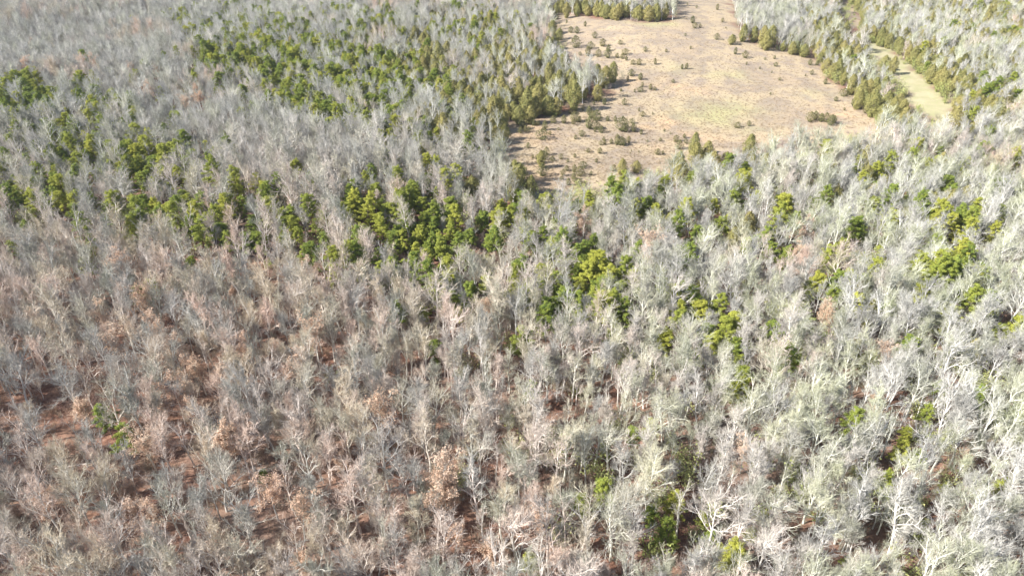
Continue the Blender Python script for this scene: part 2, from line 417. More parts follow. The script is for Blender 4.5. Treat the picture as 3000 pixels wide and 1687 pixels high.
# ------------------------------------------------------------------ prototypes (mesh data)
def join_mesh(name, parts):
    big = MB(); mi = []; mats = []
    for k, (mb, mat) in enumerate(parts):
        if not mb.v: continue
        off = big.n; big.v += mb.v; big.f += [tuple(i + off for i in f) for f in mb.f]; big.n += mb.n
        mi += [len(mats)] * len(mb.f); mats.append(mat)
    return big.mesh(name, mats, mi)
BARE_V = []      # (trunk mesh, crown mesh, joined mesh, words)
specs = [(15.5, 1.0, .4, 1.0, .03, 1.0, 'round-crowned bare'), (17, .8, .4, 1.0, .05, .8, 'tall narrow bare'), (14, 1.2, .4, .95, .05, 1.3, 'wide-spreading bare'),
         (12, .9, .4, .9, .12, 1.2, 'small leaning bare'), (16, 1.1, .4, .9, .03, 1.7, 'crooked-limbed bare'), (15, .7, .4, .95, .02, .7, 'slim upright bare'),
         (13, 1.05, .4, 1.0, .04, 1.0, 'bushy-topped bare'), (16.5, .95, .4, .8, .06, 1.3, 'thin open-crowned bare'), (18, 1.05, .4, 1.0, .03, 1.2, 'big full-crowned bare'),
         (9, .8, .4, .75, .10, 1.0, 'low young bare'),
         (13.5, .5, .4, .6, .02, .6, 'pole-like bare'), (10.5, .6, .4, .65, .05, .8, 'thin young bare')]
for i, (h, sp, fk, dn, ln, lb, wd) in enumerate(specs):
    t, c, l = bare_tree(100 + i, h, sp, fk, dn, ln, 0, lb)
    BARE_V.append((t.mesh('bare_trunk', [M['bark']]), c.mesh('bare_crown', [M['twig']]), join_mesh('bare_tree_far', [(t, M['bark']), (c, M['twig'])]), wd, h))
OAK_V = []
for i, (h, sp, lv, wd) in enumerate([(11, 1.05, 1.4, 'full tan-leaved'), (9, .9, 1.3, 'small tan-leaved'), (13, 1.0, 1.2, 'tall thinly leaved tan')]):
    t, c, l = bare_tree(200 + i, h, sp, .4, .78, .05, lv, 1.0)
    OAK_V.append((t.mesh('oak_trunk', [M['bark']]), c.mesh('oak_branches', [M['twig']]), l.mesh('oak_leaves', [M['tan']]), wd, h))
PINE_V = []
for i, (h, wd_, wd) in enumerate([(12.5, 1.25, 'broad'), (14, .95, 'tall narrow'), (10.5, 1.4, 'low round-topped'), (11.5, 1.15, 'ragged')]):
    t, c = pine_tree(300 + i, h, wd_)
    PINE_V.append((t.mesh('pine_trunk', [M['darkbark']]), c.mesh('pine_needles', [M['pine']]), join_mesh('pine_far', [(t, M['darkbark']), (c, M['pine'])]), wd, h))
CEDAR_V = []
for i, (h, ft, wd) in enumerate([(8, 1.2, 'conical'), (7, 1.45, 'plump'), (9, 1.05, 'tall pointed'), (6.5, 1.6, 'wide bushy')]):
    t, c = cedar_tree(400 + i, h, ft)
    CEDAR_V.append((t.mesh('cedar_trunk', [M['darkbark']]), c.mesh('cedar_foliage', [M['cedar']]), join_mesh('cedar_far', [(t, M['darkbark']), (c, M['cedar'])]), wd, h))
BUSH_V = []
for i, (ft, wd) in enumerate([(1.75, 'round'), (1.35, 'pointed'), (2.2, 'spreading')]):
    t, c = cedar_tree(450 + i, 2.4, ft, 900, 1.25)
    BUSH_V.append((t.mesh('bush_stem', [M['darkbark']]), c.mesh('bush_foliage', [M['bushgreen']]), None, wd, 2.4))

# ------------------------------------------------------------------ placement
def crop(L, ox, oy, s): return [(x / s + ox, y / s + oy) + tuple(r) for (x, y, *r) in L]
PINES = crop([(1390, 1060, 1.2, 1), (1240, 1170, 1), (1110, 1110, 1.05), (300, 1310, 1), (480, 1200, .9), (220, 770, 1), (340, 840, 1), (520, 860, .8), (840, 840, .9),
    (60, 760, 1), (990, 890, .8), (520, 1000, .8), (700, 1130, 1.1), (590, 1220, .9), (920, 1300, 1), (1010, 1270, .9), (480, 630, .8), (600, 700, .8), (1840, 870, .9),
    (1250, 800, .8), (1290, 100, .9), (1720, 110, 1), (1780, 450, 1), (1870, 470, 1), (1960, 480, .9), (1480, 400, .9), (1900, 560, .8), (2120, 530, 1), (2060, 620, .9),
    (2500, 560, 1.1), (2540, 680, 1), (2500, 790, 1), (2560, 850, 1.1), (2400, 480, .9), (1650, 350, .9), (2380, 330, .9), (1600, 1320, 1), (1780, 1390, 1), (2100, 1380, 1),
    (2240, 1270, .9), (1240, 990, .8), (1560, 1110, .7), (50, 1180, .9), (150, 1180, .8), (320, 1000, .8), (640, 1040, .8), (880, 1180, .9), (1060, 1380, 1), (440, 1360, .9),
    (640, 840, .7), (400, 760, .7), (1340, 400, .9), (1230, 440, .8), (2250, 700, 1), (2400, 880, .8), (1340, 1310, .8), (960, 1060, .7), (780, 1230, .8), (2010, 240, .8), (2220, 380, .8)], 0, 0, 2.576)
PINES += crop([(250, 70, 1), (290, 240, 1), (60, 460, 1), (120, 510, 1), (420, 300, .9), (470, 340, .9), (640, 530, .9), (735, 370, .8), (770, 440, .9), (830, 590, 1.1), (790, 670, 1.1),
    (690, 650, 1), (970, 750, 1), (1080, 200, .9), (1270, 215, 1), (1170, 390, 1), (1110, 380, .8), (960, 320, .9), (970, 470, .8), (840, 300, .9), (820, 120, .9), (610, 100, .9),
    (1540, 50, 1), (2060, 60, 1.1), (1600, 425, 1), (1950, 570, 1.2), (1860, 620, 1.1), (2020, 590, 1.1), (1360, 770, 1), (1550, 905, 1), (1690, 810, .9), (1940, 890, 1.1), (2020, 900, 1.1),
    (1960, 800, 1), (1350, 1130, 1), (380, 590, .8), (430, 940, .9), (700, 1170, .8), (2070, 1090, .8), (2500, 780, 1), (1800, 740, .8), (1600, 700, .8), (2110, 930, .8), (1850, 50, .8),
    (2380, 160, .8), (2200, 130, .8), (150, 620, .7), (540, 380, .7), (1210, 110, .7), (690, 720, .8), (1290, 1180, .5), (2230, 620, .8), (1620, 800, .7)], 1000, 562, 2.574)
PINES += crop([(100, 30, 1), (460, 70, 1), (560, 160, .9), (600, 250, .9), (800, 165, .8), (850, 75, 1), (1010, 95, .8), (1000, 235, .7), (1200, 215, .9), (1280, 195, 1), (1340, 215, 1),
    (1420, 85, .9), (1540, 55, 1), (1530, 300, 1.15), (1650, 290, 1.15), (1640, 160, 1), (1730, 105, .9), (1830, 105, .9), (1900, 235, .8), (1850, 380, 1), (1940, 365, .9), (2030, 110, .9),
    (2200, 245, .8), (2230, 315, .8), (2150, 370, .8), (2450, 370, .8), (2310, 470, .9), (2370, 500, .9), (2520, 520, 1), (2510, 620, .9), (1730, 365, .8), (700, 375, .8), (640, 560, .95),
    (1040, 780, .8), (1130, 730, .7), (1450, 550, .7), (100, 440, .7), (190, 275, .7), (1430, 240, 1), (1340, 100, .9), (1180, 110, .8), (700, 70, .8), (340, 70, .8), (2380, 260, .6)], 0, 562, 2.574)
PINES += crop([(750, 130, 1.1), (850, 220, .9), (550, 410, 1), (600, 370, .9), (670, 460, .9), (100, 330, .9), (1290, 300, 1), (1210, 420, .9), (1130, 500, .9), (1080, 40, .9),
    (1590, 190, 1), (2030, 230, 1.1), (2080, 200, 1), (2140, 330, .9), (1960, 120, .8), (1750, 500, .9), (1900, 610, 1.1), (2000, 540, 1.2), (2080, 600, 1.1), (1970, 670, 1), (2150, 690, 1),
    (2150, 790, 1.1), (2230, 680, 1), (50, 820, 1), (380, 1000, 1), (310, 1060, .9), (240, 1140, 1), (380, 1200, .9), (430, 1290, .8), (650, 1030, .8), (700, 1030, .8), (770, 1250, 1.1),
    (130, 1210, .8), (450, 1425, .8), (140, 700, .8), (710, 620, .7), (1240, 660, .8), (1080, 1110, .7), (2290, 920, .8), (2400, 1050, .8), (2500, 1050, .9), (1360, 670, .6), (2370, 300, .8),
    (450, 110, .7), (240, 110, .7), (290, 240, .9), (1420, 110, .8), (2230, 760, .7), (2560, 690, .6), (1480, 470, .7)], 2000, 562, 2.574)
PINES += crop([(790, 270, .8), (900, 420, .85), (1990, 700, .5)], 0, 1125, 2.576)
PINES += crop([(1430, 70, .6), (1660, 490, .7), (2000, 500, .4), (2330, 350, .6), (1950, 760, .6), (1980, 850, .7), (2520, 900, .7), (2330, 990, .6), (2450, 1100, .7), (1430, 1370, .5), (1800, 900, .6), (2210, 420, .6)], 1000, 1125, 2.576)
PINES += crop([(450, 40, .9), (1290, 260, .85), (1300, 470, .5), (1840, 220, .6), (2230, 115, .7), (1650, 490, .6), (1540, 770, .6), (400, 1290, .8), (380, 1370, .7), (150, 1030, .5), (220, 1120, .45),
    (1240, 1350, .4), (2400, 750, .5), (2450, 300, .6), (2560, 280, .7), (1700, 370, .5), (1960, 30, .6), (1800, 520, .5), (1800, 1090, .4), (510, 1140, .4), (1990, 790, .4)], 2000, 1125, 2.576)
CEDARS = crop([(460, 250, 1), (540, 260, .9), (610, 270, 1.1), (670, 290, 1.2), (640, 310, 1.1), (830, 365, .9), (920, 385, .9), (1070, 415, 1), (1090, 500, 1.1), (1160, 450, 1.1), (1230, 560, 1.1), (1250, 430, 1),
    (1310, 520, 1.1), (1350, 600, 1.1), (1280, 640, 1), (1350, 690, 1.1), (1410, 660, 1.1), (1440, 790, 1.1), (1400, 770, .9), (1500, 850, 1), (1550, 760, 1), (1620, 790, 1), (1600, 870, 1), (1680, 890, 1),
    (1640, 930, .9), (1720, 940, .9), (1230, 280, .9), (1150, 310, 1), (1500, 280, 1.1), (1560, 310, 1), (1530, 480, 1.1), (1590, 500, .9), (1180, 520, 1.1), (1140, 540, 1), (1330, 750, .9), (1450, 720, .9), (1510, 900, .8),
    (1580, 820, .9), (1660, 830, .9), (1480, 700, .9), (1380, 390, .9), (2200, 780, 1), (2130, 700, .9), (2060, 890, 1.1), (2240, 970, 1), (2330, 980, .9), (2360, 820, .9), (1880, 560, .9), (1700, 360, .9), (1750, 420, .9),
    (370, 300, .7), (760, 350, .6), (1040, 440, .8), (510, 1110, 1), (100, 1190, 1), (180, 1170, 1), (230, 1240, 1), (330, 1190, .9), (90, 1100, .8), (1380, 1370, 1)], 2000, 0, 2.576)
CEDARS += crop([(1590, 215, 1), (1640, 260, .9), (1600, 320, 1.1), (1560, 350, 1), (1440, 290, 1), (2000, 90, 1.1), (2080, 95, 1.2), (2150, 90, 1), (2250, 100, 1.1), (2320, 105, 1.2), (2380, 90, 1.1), (2030, 50, 1),
    (1620, 70, .9), (1700, 80, .9), (1780, 80, .9), (1860, 85, .8), (1930, 85, .9), (1930, 540, 1.2), (1990, 570, 1.1), (2050, 560, 1), (1960, 600, 1), (1940, 690, 1), (1740, 650, 1.2), (1760, 740, 1.2), (1700, 700, 1.1), (1790, 700, 1),
    (1560, 790, 1.3), (1620, 790, 1.1), (1540, 690, 1.2), (1400, 790, 1.2), (1460, 800, 1.1), (1420, 860, 1), (1300, 820, 1), (1340, 870, 1), (1260, 740, 1.2), (1150, 820, 1.3), (1130, 900, 1.1), (1180, 930, 1.1), (1220, 900, 1), (1170, 1010, 1.1),
    (1200, 1070, .9), (1250, 850, .8), (780, 990, 1.3), (830, 830, 1.1), (900, 690, 1.2), (1490, 740, 1.1), (1640, 640, 1.1), (1570, 570, 1), (1690, 480, 1), (1340, 720, 1.1), (1620, 480, 1), (1380, 560, .9), (1450, 640, .9),
    (740, 420, 1.1), (800, 380, 1), (860, 450, 1), (1090, 390, 1.2), (1160, 390, 1.1), (1010, 330, 1), (1020, 450, 1), (1340, 490, 1), (650, 420, 1), (640, 470, .9), (550, 260, 1), (380, 130, 1), (1000, 790, 1), (1060, 770, .9),
    (1330, 1370, 1.2), (1310, 1310, 1), (1420, 1400, .9), (1130, 1200, .8), (610, 1190, 1), (2540, 1240, 1.1), (2560, 1320, 1), (2230, 1260, .7), (2120, 1270, .7), (1510, 1200, .7), (980, 1400, 1)], 1000, 0, 2.576)
# (px, py of the middle, height in photo pixels)
BUSH = [(x / 3.68 + 1400, y / 3.68 + 250, h / 3.68) for (x, y, h) in [
    (480, 425, 95), (720, 450, 80), (697, 530, 120), (543, 655, 55), (600, 412, 55), (640, 412, 50), (460, 490, 60), (515, 475, 60), (545, 480, 50), (812, 370, 90), (925, 385, 65), (1000, 290, 45), (1045, 345, 110), (1095, 375, 60), (1030, 400, 50),
    (1130, 250, 50), (1200, 290, 80), (1280, 340, 95), (1240, 330, 70), (1200, 425, 100), (1275, 440, 75), (1330, 480, 70), (1262, 485, 45), (1117, 520, 70), (1050, 565, 40), (1360, 180, 75), (1575, 185, 65), (1250, 195, 40), (1735, 270, 28), (1775, 315, 50), (1885, 305, 32),
    (1480, 370, 50), (1550, 440, 110), (1590, 460, 90), (1680, 460, 95), (1655, 385, 60), (1400, 360, 60), (1760, 510, 50), (1500, 545, 35), (1350, 580, 35), (1365, 620, 45), (1325, 625, 45), (1440, 612, 45), (1500, 605, 80), (1540, 610, 80), (1570, 625, 60), (1625, 595, 60),
    (1830, 600, 22), (1965, 587, 40), (2010, 485, 35), (2075, 520, 25), (2135, 575, 80), (2225, 550, 50), (2240, 605, 50), (2165, 645, 105), (2320, 655, 65), (2300, 720, 45), (1935, 715, 75), (1995, 725, 50), (1185, 707, 40), (1312, 712, 55), (1045, 757, 55), (895, 775, 50), (970, 815, 35),
    (1275, 815, 42), (1135, 855, 80), (960, 900, 55), (1040, 905, 75), (1095, 940, 80), (915, 948, 60), (1030, 985, 65), (1095, 1050, 65), (1050, 1020, 60), (975, 1050, 60), (900, 1000, 40), (700, 930, 110), (665, 800, 90), (715, 775, 65), (640, 775, 55), (590, 770, 40), (800, 795, 45),
    (1460, 900, 60), (1570, 890, 50), (1715, 895, 60), (1220, 950, 40), (1655, 705, 22), (1640, 730, 20), (1735, 718, 20), (1690, 60, 40), (1750, 45, 65), (1770, 0, 40), (1860, 20, 65), (1905, 35, 45), (1540, 55, 30), (1155, 1050, 30), (870, 470, 30), (1695, 870, 25), (780, 520, 40), (1830, 650, 18)]]
BUSH += [(x / 2.576 + 1000, y / 2.576, h / 2.576) for (x, y, h) in [(1730, 225, 55), (1840, 185, 40), (1775, 330, 70), (1780, 235, 45), (1860, 390, 80), (1880, 350, 50), (1970, 325, 60), (2015, 365, 55), (1940, 410, 45), (2010, 415, 55), (2080, 420, 40),
    (2140, 390, 60), (2120, 425, 45), (2150, 440, 40), (2200, 470, 45), (2245, 470, 50), (2370, 470, 45), (2295, 375, 35), (2190, 550, 60), (2255, 575, 65), (2105, 320, 40), (1630, 135, 30), (1700, 165, 25), (1910, 270, 45), (2505, 612, 32), (2160, 600, 30), (1800, 410, 25), (2450, 385, 25), (2570, 510, 30), (2110, 680, 18), (1550, 1150, 50)]]
BUSH += [(x / 2.576 + 2000, y / 2.576, h / 2.576) for (x, y, h) in [(25, 500, 50), (90, 200, 35), (130, 195, 35), (75, 155, 50), (255, 285, 35), (385, 300, 50), (395, 390, 50), (470, 420, 45), (60, 360, 25), (480, 480, 25), (700, 490, 30), (690, 435, 30), (670, 545, 18), (970, 550, 35), (960, 475, 40), (1010, 480, 35), (730, 600, 20),
    (660, 710, 15), (1075, 620, 40), (1215, 700, 60), (1155, 750, 35), (1220, 825, 25), (960, 890, 70), (1000, 880, 60), (1040, 890, 70), (1080, 890, 65), (1110, 915, 75), (1140, 910, 50), (410, 945, 50), (500, 935, 40), (1285, 780, 55), (1380, 830, 60), (300, 160, 25), (400, 100, 30), (20, 265, 22), (580, 515, 20), (325, 210, 15), (105, 55, 20), (35, 30, 18), (260, 60, 40), (620, 445, 18), (1250, 700, 35), (925, 570, 15), (1100, 990, 35)]]
OAKS = crop([(1330, 90, 1), (1100, 430, .8), (1690, 450, 1.1), (1620, 560, .8), (960, 840, .7), (1020, 950, .8), (2040, 790, .8), (2050, 880, .7), (2340, 1400, .9), (1150, 1200, .6), (620, 250, .9), (430, 140, .8), (380, 900, .7), (1150, 1000, .7), (2250, 950, .8), (900, 1150, .7)], 0, 1125, 2.576)
OAKS += crop([(750, 620, .9), (770, 830, 1), (740, 900, .8), (100, 850, .7), (1520, 1050, .6), (250, 200, .9), (850, 1150, .7), (480, 560, .7), (700, 760, .8), (30, 620, .7), (1100, 1250, .7)], 1000, 1125, 2.576)
OAKS += crop([(2120, 620, 1.1), (2330, 620, .9), (960, 550, .9), (1060, 860, .9), (1080, 980, 1), (1180, 1010, .9), (780, 940, .8), (1230, 1080, .9), (1450, 1180, 1), (2370, 1100, .9), (1350, 1220, .9), (1500, 1330, .8), (100, 950, .8), (900, 1150, .8), (2250, 1330, .9), (2080, 1180, .7), (470, 1400, .8), (1850, 1200, .8), (1750, 780, .6)], 0, 562, 2.574)
OAKS += crop([(780, 990, .6), (950, 1190, .7), (480, 490, .6), (2130, 580, .6), (1420, 180, .6), (2330, 200, .6), (820, 330, .6)], 2000, 1125, 2.576)
OAKS += crop([(700, 480, .9), (1500, 740, 1), (1120, 690, .9), (180, 500, .9), (850, 200, .8), (1000, 520, .7), (1180, 560, .8), (640, 470, .8), (240, 340, .8), (1400, 780, .8)], 0, 0, 2.576)
OAKS += crop([(350, 430, .9), (1100, 900, .9), (1060, 960, .8), (930, 300, .8), (400, 250, .8), (900, 480, .7), (1500, 1200, .7)], 2000, 562, 2.574)
OAKS += crop([(2350, 440, 1), (2430, 480, .9), (1830, 220, .8), (2300, 400, .8), (1080, 880, .7)], 1000, 562, 2.574)
# density patches of evergreens: cx, cy, rx, ry, chance, cedar share
PATCH = [(60, 300, 110, 65, .5, 0), (230, 370, 170, 110, .33, 0), (420, 470, 190, 70, .26, 0), (100, 520, 150, 60, .25, 0), (720, 180, 120, 70, .5, .1), (830, 150, 130, 80, .42, .1), (910, 260, 120, 80, .5, .1), (960, 210, 220, 110, .25, .1),
         (1000, 290, 90, 80, .6, .1), (1090, 240, 110, 100, .4, .2), (1180, 330, 130, 80, .5, .4), (1300, 170, 150, 110, .5, .8), (1300, 320, 130, 70, .6, .7), (1420, 290, 90, 70, .7, 1), (1600, 280, 110, 50, .7, 1),
         (1500, 180, 110, 70, .55, 1), (1350, 90, 200, 80, .3, .8), (1050, 80, 160, 70, .25, .5), (700, 60, 200, 60, .15, .3), (1700, 25, 90, 30, .5, 1), (1850, 35, 90, 22, .6, 1), (2560, 70, 170, 110, .55, 1), (2480, 20, 150, 50, .6, 1),
         (2850, 110, 180, 130, .42, .9), (2700, 40, 250, 60, .4, 1), (2780, 250, 150, 120, .25, .9), (2640, 140, 90, 70, .5, 1), (2450, 260, 60, 60, .5, 1), (2600, 330, 80, 50, .5, 1), (2900, 300, 160, 100, .4, .8), (2750, 150, 280, 170, .4, .95),
         (560, 640, 200, 60, .3, 0), (700, 620, 250, 60, .25, 0), (1100, 660, 300, 110, .34, 0), (1350, 760, 280, 120, .32, 0), (1700, 820, 280, 90, .32, 0), (2100, 960, 150, 70, .2, 0), (2650, 560, 300, 150, .2, .6), (2300, 640, 300, 120, .13, .5), (2600, 900, 350, 150, .07, .5), (1200, 520, 350, 60, .12, .3), (2100, 980, 100, 60, .25, 0), (1750, 600, 220, 80, .2, .2),
         (2250, 680, 200, 80, .15, .3), (2770, 800, 130, 90, .3, .3), (2780, 660, 150, 60, .25, .2), (100, 590, 150, 30, .3, 0), (2850, 520, 200, 120, .12, .3), (1650, 540, 160, 30, .3, .8), (2150, 480, 120, 30, .2, .9)]

placed = []   # evergreens and oaks: (kind, x, y, scale, variant)
def put(L, kind, V, frac, base):
    for k, (px, py, s) in enumerate([(a[0], a[1], a[2] if len(a) > 2 else 1.0) for a in L]):
        v = (k * 7 + int(px)) % len(V); s *= base * rnd.uniform(.93, 1.07)
        x, y = at(px, py, V[v][4] * s * frac)
        placed.append((kind, x, y, s, v))
put(PINES, 'pine', PINE_V, .66, .92); put(CEDARS, 'cedar', CEDAR_V, .5, 1.2); put(OAKS, 'oak', OAK_V, .62, 1.3)
PX = np.array([(p[1], p[2]) for p in placed]); PR = np.array([{'pine': 2.6, 'cedar': 2.4, 'oak': 2.8}[p[0]] for p in placed])
bushes = []
for k, (px, py, h) in enumerate(BUSH):
    x, y = at(px, py + h * .42, 0); d = math.sqrt(x * x + y * y + CAM_H ** 2)
    hm = max(.5, h / FPX * d / (math.cos(math.atan2(CAM_H, y)) ** 1) * .92)
    bushes.append((x, y, hm * 1.12 / 2.4 * (1.2 if py > 320 and px < 1900 else 1.0), k % 3))

S = 3.7
bare = []
cx_, cy_ = [], []
for r, y0 in enumerate(np.arange(24, 1000, S)):
    half = 0.78 * math.hypot(y0, CAM_H * 0.75) + 34
    xs = np.arange(-half, half, S)
    cx_.append(xs + rng.uniform(-.46, .46, len(xs)) * S + (r % 2) * S / 2); cy_.append(y0 + rng.uniform(-.46, .46, len(xs)) * S)
cx_ = np.concatenate(cx_); cy_ = np.concatenate(cy_); cz_ = gz(cx_, cy_)
bp, mp, tp, mc = [proj(cx_, cy_, cz_ + h) for h in (0, 6.5, 12.0, 6.0)]
infield = np.zeros(len(cx_), bool)
for p in (bp, mp, tp): infield |= inpoly(*p, FIELD) | inpoly(*p, BARE)
mb_ = inpoly(*bp, MEADOW); mt_ = inpoly(*mp, MEADOW) | inpoly(*tp, MEADOW)
keep = ~infield & ~mb_ & ~mt_
GLADE = [(110, 1250, 190, 110, .85), (400, 1410, 160, 65, .9), (770, 1500, 150, 120, .85), (330, 1210, 110, 80, .7), (1320, 1200, 110, 80, .5), (1640, 1260, 110, 50, .55), (1230, 1450, 120, 60, .4),
         (900, 1130, 100, 40, .5), (1450, 1400, 120, 90, .35), (2050, 1420, 90, 60, .3), (600, 1640, 150, 60, .4), (850, 1620, 120, 60, .3), (60, 1640, 60, 60, .3)]
glade = np.zeros(len(cx_))
for (cx, cy, rx, ry, p) in GLADE: glade = np.maximum(glade, p * np.exp(-(((bp[0] - cx) / rx) ** 2 + ((bp[1] - cy) / ry) ** 2)))
pe, cs = np.zeros(len(cx_)), np.zeros(len(cx_))
for (cx, cy, rx, ry, p, c) in PATCH:
    g = p * np.exp(-((((mc[0] - cx) / rx) ** 2 + ((mc[1] - cy) / ry) ** 2)) ** 1.5)
    cs = np.where(g > pe, c, cs); pe = np.maximum(pe, g)
clump = 0.5 + 0.5 * np.sin(cx_ / 9.0 + 2.1 * np.sin(cy_ / 17.0)) * np.sin(cy_ / 13.0 + 1.7 * np.sin(cx_ / 21.0)) + 0.25 * np.sin(cx_ / 4.1 + cy_ / 5.3)
pe = np.minimum(pe * 2.8, 0.85) * np.clip(clump * 1.4 + .1, 0.40, 1.05)
for i in np.nonzero(keep)[0]:
    x, y = float(cx_[i]), float(cy_[i])
    rel = PX - np.array([x, y])
    if ((rel ** 2).sum(1) < PR ** 2).any(): continue
    dist = math.hypot(x, y); ux, uy = x / dist, y / dist      # trees right in front of a marked evergreen are thinned
    along = rel[:, 0] * ux + rel[:, 1] * uy; side = abs(rel[:, 0] * uy - rel[:, 1] * ux)
    if y > 175 and ((along > 0) & (along < 14) & (side < 3.0)).any() and rng.random() < .74: continue
    if rng.random() < pe[i]:
        kind = 'cedar' if rng.random() < cs[i] else 'pine'; v = int(rng.integers(4))
        placed.append((kind, x, y, rng.uniform(.68, 1.1) * (.92 if kind == 'pine' else 1.1), v)); continue
    if rng.random() < glade[i] or rng.random() < .05: continue
    v = int(rng.choice(12, p=[.11, .07, .09, .08, .08, .09, .10, .07, .06, .07, .10, .08]))
    bare.append((x, y, rng.uniform(.68, 1.06) * (.9 if y > 320 else 1.0), v))

# a second, younger layer below the main crowns
for i in np.nonzero(keep & (rng.random(len(cx_)) < .30))[0]:
    x, y = float(cx_[i] + rng.uniform(-1.9, 1.9)), float(cy_[i] + rng.uniform(-1.9, 1.9))
    if rng.random() < min(1, glade[i] * 1.6): continue
    q = [np.array([t[0][i] for t in (bp, mp)]), np.array([t[1][i] for t in (bp, mp)])]
    b = proj(x, y, float(gz(x, y)))
    if inpoly(b[0], b[1], FIELD) or inpoly(b[0], b[1], MEADOW) or inpoly(b[0], b[1], BARE): continue
    rel = PX - np.array([x, y]); dist = math.hypot(x, y); along = (rel[:, 0] * x + rel[:, 1] * y) / dist; side = abs(rel[:, 0] * y - rel[:, 1] * x) / dist
    if ((along > -2) & (along < 14) & (side < 3.2)).any() and rng.random() < .9: continue
    bare.append((x, y, rng.uniform(.45, .8), int(rng.choice([9, 10, 11, 3, 6]))))

def link(o): SC.collection.objects.link(o)
def thing(name, x, y, rz, s, parts, cat, group, tilt=(0, 0), zs=1.0):
    e = bpy.data.objects.new(name, None); link(e); e.empty_display_size = 0.3
    e.location = (x, y, float(gz(x, y))); e.rotation_euler = (tilt[0], tilt[1], rz); e.scale = (s, s, s * zs)
    e['category'] = cat; e['group'] = group
    for nm, me in parts:
        o = bpy.data.objects.new(nm, me); link(o); o.parent = e
    return e
LAB = []     # (object, look words, noun, px, py) filled for labels
vis = lambda x, y, z: (lambda p: -40 < p[0] < W0 + 40 and -60 < p[1] < H0 + 90)(proj(x, y, z))
def inview(x, y, h):
    z = float(gz(x, y)); return any(vis(x, y, z + f * h) for f in (.1, .5, .95))
def scatter_stuff(name, items, meshes, cat, label):
    """one countless mass as one object: geometry nodes place the meshes on its points"""
    col = bpy.data.collections.new(name + '_kinds')
    for i, me in enumerate(meshes):
        col.objects.link(bpy.data.objects.new('%s_kind_%02d' % (name, i), me))
    n = len(items); me = bpy.data.meshes.new(name); me.vertices.add(n)
    A = np.array(items, float)    # x y s v rot
    co = np.stack([A[:, 0], A[:, 1], gz(A[:, 0], A[:, 1])], 1); me.vertices.foreach_set('co', co.ravel())
    a = me.attributes.new('idx', 'INT', 'POINT'); a.data.foreach_set('value', A[:, 3].astype(np.int32))
    a = me.attributes.new('scl', 'FLOAT', 'POINT'); a.data.foreach_set('value', A[:, 2].astype(np.float32))
    rot = np.stack([rng.normal(0, .03, n), rng.normal(0, .03, n), rng.uniform(0, TAU, n)], 1)
    a = me.attributes.new('rot', 'FLOAT_VECTOR', 'POINT'); a.data.foreach_set('vector', rot.ravel().astype(np.float32))
    o = bpy.data.objects.new(name, me); link(o); o['kind'] = 'stuff'; o['category'] = cat; o['label'] = label
    g = bpy.data.node_groups.new(name, 'GeometryNodeTree')
    g.interface.new_socket('Geometry', in_out='INPUT', socket_type='NodeSocketGeometry'); g.interface.new_socket('Geometry', in_out='OUTPUT', socket_type='NodeSocketGeometry')
    gi, go = g.nodes.new('NodeGroupInput'), g.nodes.new('NodeGroupOutput')
    ci = g.nodes.new('GeometryNodeCollectionInfo'); ci.inputs[0].default_value = col; ci.inputs[1].default_value = True; ci.inputs[2].default_value = True
    ip = g.nodes.new('GeometryNodeInstanceOnPoints')
    def na(nm, ty):
        x = g.nodes.new('GeometryNodeInputNamedAttribute'); x.data_type = ty; x.inputs[0].default_value = nm
        return [s for s in x.outputs if s.enabled and s.name == 'Attribute'][0]
    g.links.new(gi.outputs[0], ip.inputs['Points']); g.links.new(ci.outputs[0], ip.inputs['Instance'])
    ip.inputs['Pick Instance'].default_value = True
    g.links.new(na('idx', 'INT'), ip.inputs['Instance Index']); g.links.new(na('rot', 'FLOAT_VECTOR'), ip.inputs['Rotation'])
    g.links.new(na('scl', 'FLOAT'), ip.inputs['Scale']); g.links.new(ip.outputs[0], go.inputs[0])
    md = o.modifiers.new('scatter', 'NODES'); md.node_group = g
    return o

# bare trees: the 300 that show largest are things, the rest one mass
bare.sort(key=lambda t: (0 if inview(t[0], t[1], 14 * t[2]) else 1, math.hypot(t[0], t[1]) / (BARE_V[t[3]][4] * t[2])))
for (x, y, s, v) in bare[:300]:
    e = thing('bare_tree', x, y, rnd.uniform(0, TAU), s, [('trunk', BARE_V[v][0]), ('crown', BARE_V[v][1])], 'tree', 'bare trees filling the front of the wood', (rnd.gauss(0, .03), rnd.gauss(0, .03)))
    LAB.append((e, BARE_V[v][3], 'tree', x, y, 9 * s))
scatter_stuff('bare_wood', [(x, y, s, v, 0) for (x, y, s, v) in bare[300:]], [b[2] for b in BARE_V], 'bare wood', 'mass of leafless grey trees covering the middle and far ground')
for kind, V, name, group, nm2 in (('pine', PINE_V, 'pine_tree', 'pines scattered through the bare wood', 'needles'), ('cedar', CEDAR_V, 'cedar_tree', 'cedars around the pasture and creek', 'foliage')):
    L = [p for p in placed if p[0] == kind and inview(p[1], p[2], 9)]
    L.sort(key=lambda p: (0 if inview(p[1], p[2], 8) else 1, math.hypot(p[1], p[2]) / (p[3])))
    print('KIND', kind, len(L))
    for (_, x, y, s, v) in L[:300]:
        e = thing(name, x, y, rnd.uniform(0, TAU), s, [('trunk', V[v][0]), ('crown', V[v][1])], 'tree', group, (rnd.gauss(0, .03), rnd.gauss(0, .03)), rnd.uniform(.82, 1.2))
        LAB.append((e, V[v][3] + (' green' if kind == 'pine' else ' olive'), kind, x, y, V[v][4] * s * .6))
    if len(L) > 300:
        scatter_stuff('distant_' + kind + 's', [(x, y, s, v, 0) for (_, x, y, s, v) in L[300:]], [b[2] for b in V], 'evergreens', 'mass of small %s trees farthest away among the bare wood' % kind)
